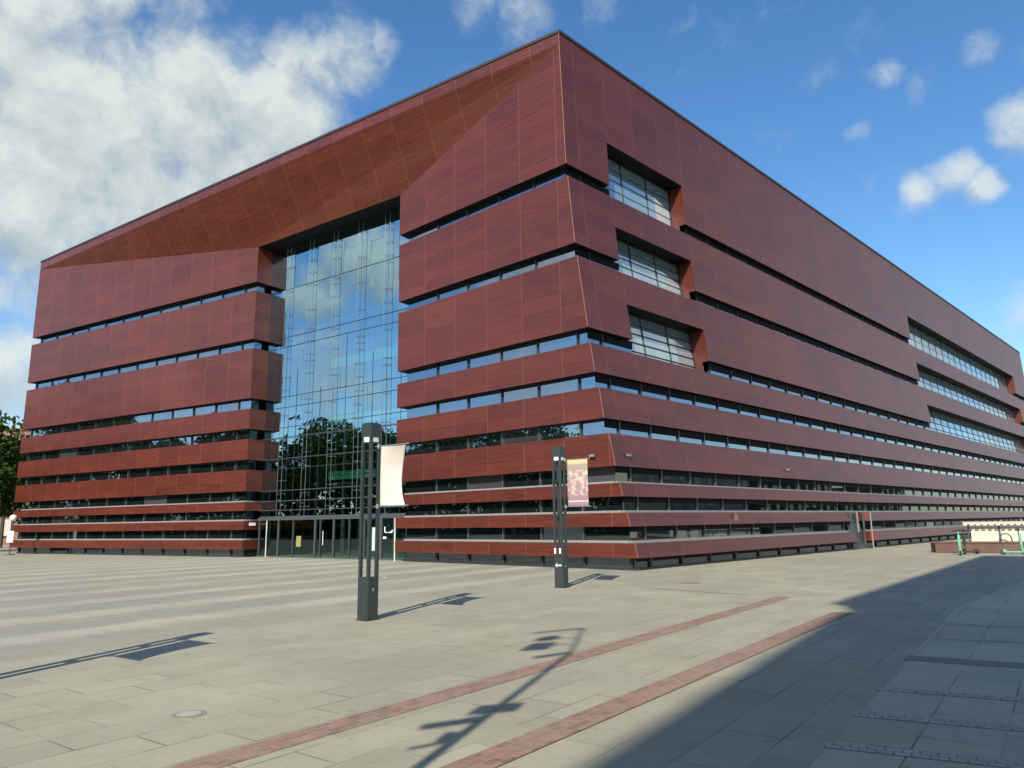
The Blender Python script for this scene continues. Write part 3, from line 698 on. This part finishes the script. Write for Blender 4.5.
# manhole cover + small uplight
def disc(name, c0, r_, z, mats, lb, cat, inner=None):
    m = MB(); n = 24
    R0 = [(c0[0] + r_ * math.cos(2 * math.pi * i / n), c0[1] + r_ * math.sin(2 * math.pi * i / n)) for i in range(n)]
    m.quad([(x, y, z) for x, y in R0])
    for i in range(n): j = (i + 1) % n; m.quad([(*R0[i], .001), (*R0[j], .001), (*R0[j], z), (*R0[i], z)])
    if inner:
        m.quad([(c0[0] + (x - c0[0]) * inner, c0[1] + (y - c0[1]) * inner, z + .003) for x, y in R0], mi=1)
    return tag(m.build(name, mats, loc=(c0[0], c0[1], 0)), lb, cat)
disc('manhole_cover', (-3.38, 7.99), .17, .006, [simple('worn_iron', (.25, .235, .19), .7), simple('pale_concrete', (.37, .355, .29), .8)], 'small round manhole cover with pale centre in the near paving', 'manhole cover', .72)
disc('ground_spotlight', (-4.65, 27.0), .11, .02, [simple('spot_rim', (.45, .42, .3), .3), simple('spot_glass', (.85, .8, .5), .2)], 'small bright round ground light behind the lamp with the cream banner', 'ground light', .7)

# ------------------------------------------------------------ mast behind the camera (its shadow falls across the paving)
mast = empty('sign_mast', (-2.62, .45, 0), 'tall traffic sign mast whose shadow with sign shapes falls across the brick strips', 'sign mast')
def ms(m, name, mat): o = m.build(name, mat); o.parent = mast; o.location = -mast.location; return o
m = MB(); b0 = Vector((-2.62, .45, 0)); kn = Vector((-2.62, .45, 8.25))
m.bar(b0, kn, .075, 12, r2=.04); tip = Vector((-3.0, .45, 10.15)); m.bar(kn, tip, .028, 8); ms(m, 'pole', M_lamp)
vx = Vector((-.9, -.25, 0)).normalized()
def sign(c, w, h, name='sign_plate', rnd=False, tilt=0):
    m = MB(); ax = math.atan2(vx.y, vx.x)
    if rnd:
        n = 16; pr = [c + vx * (w / 2 * math.cos(2 * math.pi * i / n)) + Vector((0, 0, h / 2 * math.sin(2 * math.pi * i / n))) for i in range(n)]
        m.quad(pr); m.quad([p + Vector((0.01, .03, 0)) for p in pr][::-1])
    else: m.box(c, (w, .04, h), ax)
    ms(m, name, M_mull2)
m = MB(); m.bar(tip - Vector((0, 0, .05)), tip - Vector((0, 0, .05)) + vx * .85 - Vector((0, 0, .2)), .045, 8); ms(m, 'lamp_arm', M_lamp)
m = MB(); m.bar(tip + Vector((.15, 0, -.85)), tip + vx * .4 + Vector((0, 0, -.85)), .02, 6); m.bar(tip + Vector((.26, 0, -1.35)), tip + vx * .4 + Vector((0, 0, -1.35)), .02, 6); m.bar(kn, kn + vx * .5 - Vector((0, 0, .18)), .06, 6); ms(m, 'sign_arm', M_lamp)
sign(tip + vx * .38 - Vector((0, .03, .80)), .42, .40, rnd=True)
sign(tip + vx * .30 - Vector((0, .03, 1.38)), .42, .50)
sign(Vector((-2.62, .38, 5.85)) + vx * .02, .50, .26)
m = MB(); m.bar(Vector((-2.62, .45, 5.5)), Vector((-3.15, .28, 5.42)), .07, 8); m.bar(Vector((-2.62, .45, 4.95)), Vector((-2.95, .35, 4.85)), .03, 6); m.box((-2.70, .4, 5.05), (.18, .14, .18)); ms(m, 'floodlight', M_lamp)

# ------------------------------------------------------------ office building to the right (casts the broad shadow)
def facade_mat(name, col, wcol=(.04, .05, .06), w=3.0, h=3.3):
    return simple(name, col, .8, 0, .3, .12, .6)
M_plaster = simple('cream_plaster', (.62, .55, .42), .85, 0, .3, .1, .5); M_brickw = simple('pink_brickwork', (.30, .17, .13), .9, 0, .2, .35, .5)
M_dbrick = simple('dark_brickwork', (.10, .06, .045), .9, 0, .2, .3, .5); M_stonew = simple('pale_plaster', (.58, .56, .50), .85, 0, .3, .1, .5); M_wglass = glass_op('house_glass', (.03, .04, .05), .1, (1, 1, 1)); M_tile = simple('roof_tiles', (.26, .10, .06), .8)
def block(label, name, cat, p0, p1, depth, H, mat, winmat, cols, rows, ww, wh, right=True, group=None, z0=1.2, roof=None, faces=(True,)):
    """house whose facade runs p0->p1; body lies to the right of that direction; windows on the facade"""
    p0, p1 = np.array(p0, float), np.array(p1, float); d = (p1 - p0); L_ = np.linalg.norm(d); d /= L_; n = np.array([d[1], -d[0]]) * (1 if right else -1)
    t = empty(name, P3((p0 + p1) / 2, 0), label, cat, group, rz=math.atan2(d[1], d[0])); s_ = -1 if right else 1
    m = MB(); m.box((0, s_ * depth / 2, H / 2), (L_, depth, H)); m.build('wall', mat, t)
    m = MB(); m.box((0, s_ * depth / 2, H + .12), (L_ + .3, depth + .3, .24)); m.build('roof', roof or M_cap, t)
    fm = MB(); fm.box((0, 0, 0), (ww, .12, wh)); 
    me = None
    for j in range(rows):
        for i in range(cols):
            x = -L_ / 2 + (i + .5) * L_ / cols; z = z0 + wh / 2 + j * (H - z0 - .6) / rows
            if me is None:
                o = fm.build('window', winmat, t); me = o
                sm_ = MB(); sm_.box((0, -s_ * .08, -wh / 2 - .06), (ww + .2, .3, .08)); sl_ = sm_.build('sill', M_stonew, o)
            else:
                o = me.copy(); C.objects.link(o); o.parent = t
                q = sl_.copy(); C.objects.link(q); q.parent = o
            o.location = (x, -s_ * .03, z)
    return t
Hn = 22.0; shv = np.array([math.sin(R(SUN_AZ)), math.cos(R(SUN_AZ))]) / math.tan(R(SUN_EL))
def roofpt(x, y, H): return np.array([x, y]) - shv * H
da = np.array([6.75 - .65, 15.35 - 6.15]); da /= np.linalg.norm(da)
a1 = roofpt(6.75, 15.35, Hn + .24); a0 = a1 - da * 44
block('tall pale office building right of the camera, its roof line shades the plaza', 'office_building', 'building', a0, a1, 16, Hn, M_stonew, M_wglass, 14, 6, 1.6, 1.9)
c0 = roofpt(7.35, 17.1, Hn + .24); c1 = roofpt(22.5, 35.7, Hn + .24)
block('cream office building at the far end of the shaded row, opposite the side wall', 'office_building', 'building', c0, c1, 14, Hn, M_plaster, M_wglass, 8, 6, 1.5, 1.9)
dl_ = (c0 - a1); n_ = np.array([da[1], -da[0]])
block('lower link between the two office buildings', 'office_building', 'building', a1 + n_ * .35 + da * .02, c0 + n_ * .25 - da * .02, 12, Hn - 1.6, M_stonew, M_wglass, 1, 6, .8, 1.9)
# low cream houses across the side street (mirrored in the lower side windows)
for (x0, y0), (x1, y1), H, mt, lb in (((66, 40), (88, 62), 11, M_plaster, 'cream street house nearest the offices on the far side of the side street'), ((90, 64), (112, 86), 9, M_dbrick, 'dark brown brick street house in the middle of the side street row'), ((114, 88), (140, 114), 8, M_dbrick, 'dark brown brick street house at the end of the side street row')):
    block(lb, 'street_house', 'house', (x0, y0), (x1, y1), 12, H, mt, M_wglass, 9, 3, 1.3, 1.8, group='houses across the side street')

# ------------------------------------------------------------ far left: tenement and trees
block('pink brick tenement with pale windows behind the trees left of the concert hall', 'brick_tenement', 'house', (-92, 78), (-52, 96), 14, 14.2, M_brickw, M_stonew, 13, 5, 1.3, 1.9, right=False, roof=M_tile)
def leafmat(name, c0, c1):
    t = NT(name); tcn = t.n('ShaderNodeTexCoord'); n = t.noise(tcn.outputs['Object'], 1.3, 3); col = t.mix(n, c0, c1)
    d = t.n('ShaderNodeBsdfDiffuse'); t.l(col, d.inputs[0]); tr = t.n('ShaderNodeBsdfTranslucent'); t.l(col, tr.inputs[0])
    m_ = t.n('ShaderNodeMixShader'); m_.inputs[0].default_value = .25; t.l(d.outputs[0], m_.inputs[1]); t.l(tr.outputs[0], m_.inputs[2]); t.l(m_.outputs[0], t.out.inputs[0]); return t.m
M_leaf = leafmat('foliage', (.028, .056, .013), (.068, .112, .028)); M_bark = simple('bark', (.09, .07, .05), .9)
def make_tree(h, cr, nleaf, ls, rng):
    tm = MB(); base = Vector((0, 0, 0)); top = Vector((rng.uniform(-.3, .3), rng.uniform(-.3, .3), h * .62))
    tm.bar(base, Vector((0, 0, h * .3)), h * .018 + .05, 8, r2=h * .014 + .03); tm.bar(Vector((0, 0, h * .3)), top, h * .014 + .03, 8, r2=.05)
    cl = []
    for k in range(16):
        a = k * 2.4 + rng.uniform(-.4, .4); z0 = h * (.26 + .36 * k / 16); r_ = cr * rng.uniform(.55, .95) * (1 - .25 * k / 16)
        end = Vector((math.cos(a) * r_, math.sin(a) * r_, z0 + h * rng.uniform(.08, .28)))
        tm.bar(Vector((0, 0, z0)), end, .10, 5, r2=.03); cl.append((end, cr * rng.uniform(.28, .48)))
    for k in range(12):
        a = rng.uniform(0, 6.28); r_ = cr * rng.uniform(0, .55); cl.append((Vector((math.cos(a) * r_, math.sin(a) * r_, h * rng.uniform(.55, .93))), cr * rng.uniform(.28, .45)))
    fm = MB()
    for k in range(nleaf):
        c_, r_ = cl[rng.randrange(len(cl))]
        v = Vector((rng.gauss(0, 1), rng.gauss(0, 1), rng.gauss(0, 1))).normalized() * r_ * rng.uniform(.35, 1.05) ** .6; v.z *= .8
        p = c_ + v; a = Vector((rng.gauss(0, 1), rng.gauss(0, 1), rng.gauss(0, 1))).normalized(); b_ = a.cross(Vector((rng.gauss(0, 1), rng.gauss(0, 1), rng.gauss(0, 1)))).normalized()
        s_ = ls * rng.uniform(.6, 1.4); fm.quad([p - a * s_, p - b_ * s_ * .6, p + a * s_, p + b_ * s_ * .6])
    return tm, fm
rng = random.Random(3)
protos = []
def tree(loc, h, label, proto=None, group=None, rz=0, sc=1):
    if proto is None:
        t = empty('broadleaf_tree', (loc[0], loc[1], 0), label, 'tree', group); tm, fm = make_tree(h, h * .33, 5200, .24, rng); tm.build('trunk', M_bark, t); fm.build('crown', M_leaf, t)
    else:
        t = copy_tree(proto); t.location = (loc[0], loc[1], 0); tag(t, label, 'tree', group)
    t.rotation_euler = (0, 0, rz); t.scale = (sc, sc, sc); return t
T0 = tree((-49.2, 66.2), 13.6, 'tall dark green tree at the left edge beside the concert hall', group='trees left of the concert hall')
T1 = tree((-54, 78), 12.5, 'rounded green tree behind the tall tree at the left edge', group='trees left of the concert hall', rz=1)
tree((-47.0, 70.5), 9, 'lower bushy tree tucked behind the left corner of the concert hall', T1, 'trees left of the concert hall', 2.2, .62)
tree((-47.5, 62.5), 9, 'shrubby young tree below the tall tree at the left edge', T0, 'trees left of the concert hall', 4.2, .45)
pos = ['nearest the road', 'second from the road', 'third from the road', 'fourth from the road', 'in the middle', 'just past the middle', 'three from the far end', 'two from the far end', 'last but one at the far end', 'at the far end', 'tallest beside the forecourt']
for k in range(11):
    y = -22 + k * 8.6; x = -78 + 4 * math.sin(k * 1.9)
    tree((x, y), 0, 'park tree facing the entrance front, ' + pos[k] + ' of the row', T0 if k % 2 else T1, 'row of park trees facing the entrance front', k * 1.3, 1.35 + .22 * math.sin(k * 2.3))

fm = MB(); rg = random.Random(9)
for k in range(26000):
    y = rg.uniform(-60, 120); x = -90 + rg.gauss(0, 3.0) + 3 * math.sin(y * .11); top = 11.5 + 2.5 * math.sin(y * .23) + 1.5 * math.sin(y * .57 + 1)
    z = rg.uniform(0, 1) ** .8 * top; a = Vector((rg.gauss(0, 1), rg.gauss(0, 1), rg.gauss(0, 1))).normalized(); b_ = a.cross(Vector((rg.gauss(0, 1), rg.gauss(0, 1), rg.gauss(0, 1)))).normalized(); s_ = rg.uniform(.4, .9); p = Vector((x, y, z))
    fm.quad([p - a * s_, p - b_ * s_ * .6, p + a * s_, p + b_ * s_ * .6])
tag(fm.build('woodland', M_leaf, kind='stuff'), 'dense dark woodland behind the row of park trees', 'woodland')
for k in range(6):
    fm = MB(); L0 = 26
    for q in range(4200):
        v = Vector((rg.uniform(-1, 1), rg.uniform(-L0 / 2, L0 / 2), rg.uniform(0, 2.5))); a = Vector((rg.gauss(0, 1), rg.gauss(0, 1), rg.gauss(0, 1))).normalized(); b_ = a.cross(Vector((rg.gauss(0, 1), rg.gauss(0, 1), rg.gauss(0, 1)))).normalized(); s_ = rg.uniform(.12, .3)
        fm.quad([v - a * s_, v - b_ * s_ * .6, v + a * s_, v + b_ * s_ * .6])
    if k == 0: hg0 = hg = fm.build('hedge', M_leaf)
    else: hg = hg0.copy(); C.objects.link(hg)
    hg.location = (-71, -50 + k * 26.5, 0); tag(hg, 'clipped dark hedge below the park tree row, ' + ['nearest end', 'second length', 'third length', 'fourth length', 'fifth length', 'far end'][k], 'hedge', 'hedges below the park trees')
    if k == 5: break
# post with a white box and a round lamp at the left corner
sheet('park_lawn', [(-400, -300), (-70, -300), (-70, 83), (-400, 83)], .004, simple('lawn_grass', (.035, .06, .018), .95, 0, .1, .3, 2))
t = empty('sign_post', (-37.9, 55.9, 0), 'thin post with a white box and a round white lamp at the left building corner', 'sign post')
m = MB(); m.bar((0, 0, 0), (0, 0, 2.9), .04, 8); m.box((0, 0, .03), (.5, .5, .06)); m.build('post', M_mull2, t)
m = MB(); m.box((0, -.12, 1.35), (.42, .12, .85), .5); m.build('sign_box', M_white, t)
m = MB()
for k in range(8):
    a0_, a1_ = math.pi * k / 8, math.pi * (k + 1) / 8; m.bar((0, 0, 2.75 - .24 * math.cos(a0_)), (0, 0, 2.75 - .24 * math.cos(a1_)), max(.24 * math.sin(a0_), .001), 12, r2=max(.24 * math.sin(a1_), .001), cap=False)
m.build('globe_lamp', M_white, t)

# ------------------------------------------------------------ far right: planter, cream stand, scooters
pd = u2(112); pa = np.array([22.15, 39.25]); pn = np.array([-pd[1], pd[0]]); pn = pn if pn[1] > 0 else -pn
L_ = 16; cpt = pa + pd * L_ / 2 + pn * .8
t = empty('planter', P3(cpt, 0), 'long low brown red panelled planter in front of the cream stand', 'planter', rz=math.atan2(pd[1], pd[0]))
m = MB(); m.box((0, -.76, .25), (L_, .08, .46)); m.box((0, .76, .25), (L_, .08, .46)); m.box((-L_ / 2 + .04, 0, .25), (.08, 1.44, .46)); m.box((L_ / 2 - .04, 0, .25), (.08, 1.44, .46)); m.box((0, 0, .05), (L_ - .3, 1.3, .1)); m.build('planter_wall', M_brown, t)
m = MB(); m.box((0, -.76, .505), (L_ + .04, .16, .05)); m.box((0, .76, .505), (L_ + .04, .16, .05)); m.build('rim', M_brown, t)
m = MB(); m.box((0, 0, .38), (L_ - .2, 1.4, .04)); m.build('soil', simple('soil', (.05, .035, .025), 1), t)
sa = pa + pd * 2.1 + pn * 3.0; sl_ = 14; cpt = sa + pd * sl_ / 2
t = empty('market_stand', P3(cpt, 0), 'cream panelled stand with a flat fringed canopy behind the planter', 'stand', rz=math.atan2(pd[1], pd[0]))
for k in range(5):
    m = MB(); x = -sl_ / 2 + [.75, 2.55, 4.75, 7.0, 9.3][k]; w_ = [1.3, 2.1, 2.1, 2.2, 2.2][k]
    m.box((x, 0, .92), (w_, .06, 1.30)); m.build('panel', M_cream, t)
for k, x in enumerate((0, 1.45, 3.65, 5.87, 8.15, 10.45)):
    m = MB(); m.box((-sl_ / 2 + x, 0, .9), (.07, .08, 1.8)); m.build('post', M_mull2, t)
m = MB(); m.box((0, .9, 1.86), (sl_ + .6, 2.6, .16)); m.build('canopy', simple('canopy_beige', (.48, .42, .33), .8), t)
m = MB()
for k in range(46): m.box((-sl_ / 2 - .2 + k * .31, -.43, 1.74), (.19, .02, .09))
m.build('fringe', M_cream, t)
m = MB(); m.box((0, .9, .12), (sl_, 1.8, .24)); m.build('deck', M_brown, t); t.scale = (1, 1, .80)
for k, x in enumerate((1.6, 3.6, 5.9)):
    p = sa + pd * x - pn * .5; hp = MB(); pts = [(.28 * math.cos(a_) * -1, 0, .62 + .30 * math.sin(a_)) for a_ in [math.pi * i / 8 for i in range(9)]]
    hp.path([(-.28, 0, 0)] + pts + [(.28, 0, 0)], .03); o = hp.build('cycle_hoop', M_mull); o.location = P3(p, 0); o.rotation_euler = (0, 0, math.atan2(pd[1], pd[0]))
    tag(o, ['metal cycle hoop at the left end of the cream stand', 'metal cycle hoop before the second joint of the cream stand', 'metal cycle hoop before the third joint of the cream stand'][k], 'cycle hoop', 'cycle hoops in front of the cream stand')
def scooter(loc, rz, label, mat):
    t = empty('kick_scooter', (*loc, 0), label, 'scooter', 'kick scooters parked by the planter', rz=rz)
    m = MB(); m.box((-.1, 0, .14), (.78, .17, .06)); m.box((-.45, 0, .2), (.16, .1, .1)); m.build('deck', mat, t)
    m = MB(); m.bar((.34, 0, .16), (.27, 0, .95), .045, 10); m.bar((.27, 0, .95), (.25, 0, 1.16), .03, 8); m.box((.30, 0, .72), (.10, .11, .5)); m.build('stem', mat, t)
    m = MB(); m.bar((.25, -.27, 1.17), (.25, .27, 1.17), .022, 8); m.bar((.25, -.27, 1.17), (.23, -.16, 1.17), .03, 8); m.bar((.25, .27, 1.17), (.23, .16, 1.17), .03, 8); m.box((.26, 0, 1.2), (.08, .1, .08)); m.build('handlebar', M_rub, t)
    for x in (.40, -.50):
        m = MB(); m.bar((x, -.035, .115), (x, .035, .115), .115, 16); w_ = m.build('wheel', M_rub, t)
        m = MB(); m.bar((x, -.042, .115), (x, .042, .115), .055, 12); m.build('hub', M_mull2, w_)
    m = MB(); m.box((.40, 0, .26), (.20, .09, .03)); m.box((.36, .06, .17), (.05, .02, .2)); m.box((.36, -.06, .17), (.05, .02, .2)); m.build('front_fork', mat, t)
    m = MB(); m.bar((-.05, .08, .12), (-.12, .2, .0), .012, 6); m.build('kickstand', M_rub, t)
    return t
scooter((21.85, 36.6), R(-120), 'green kick scooter seen end-on at the left end of the planter', M_greenp)
scooter((24.35, 36.35), R(-15), 'green kick scooter seen side-on in front of the planter at the right edge', M_greenp)
scooter((22.75, 37.3), R(-160), 'dark kick scooter close beside the left green one', simple('scooter_dark', (.05, .045, .045), .5))
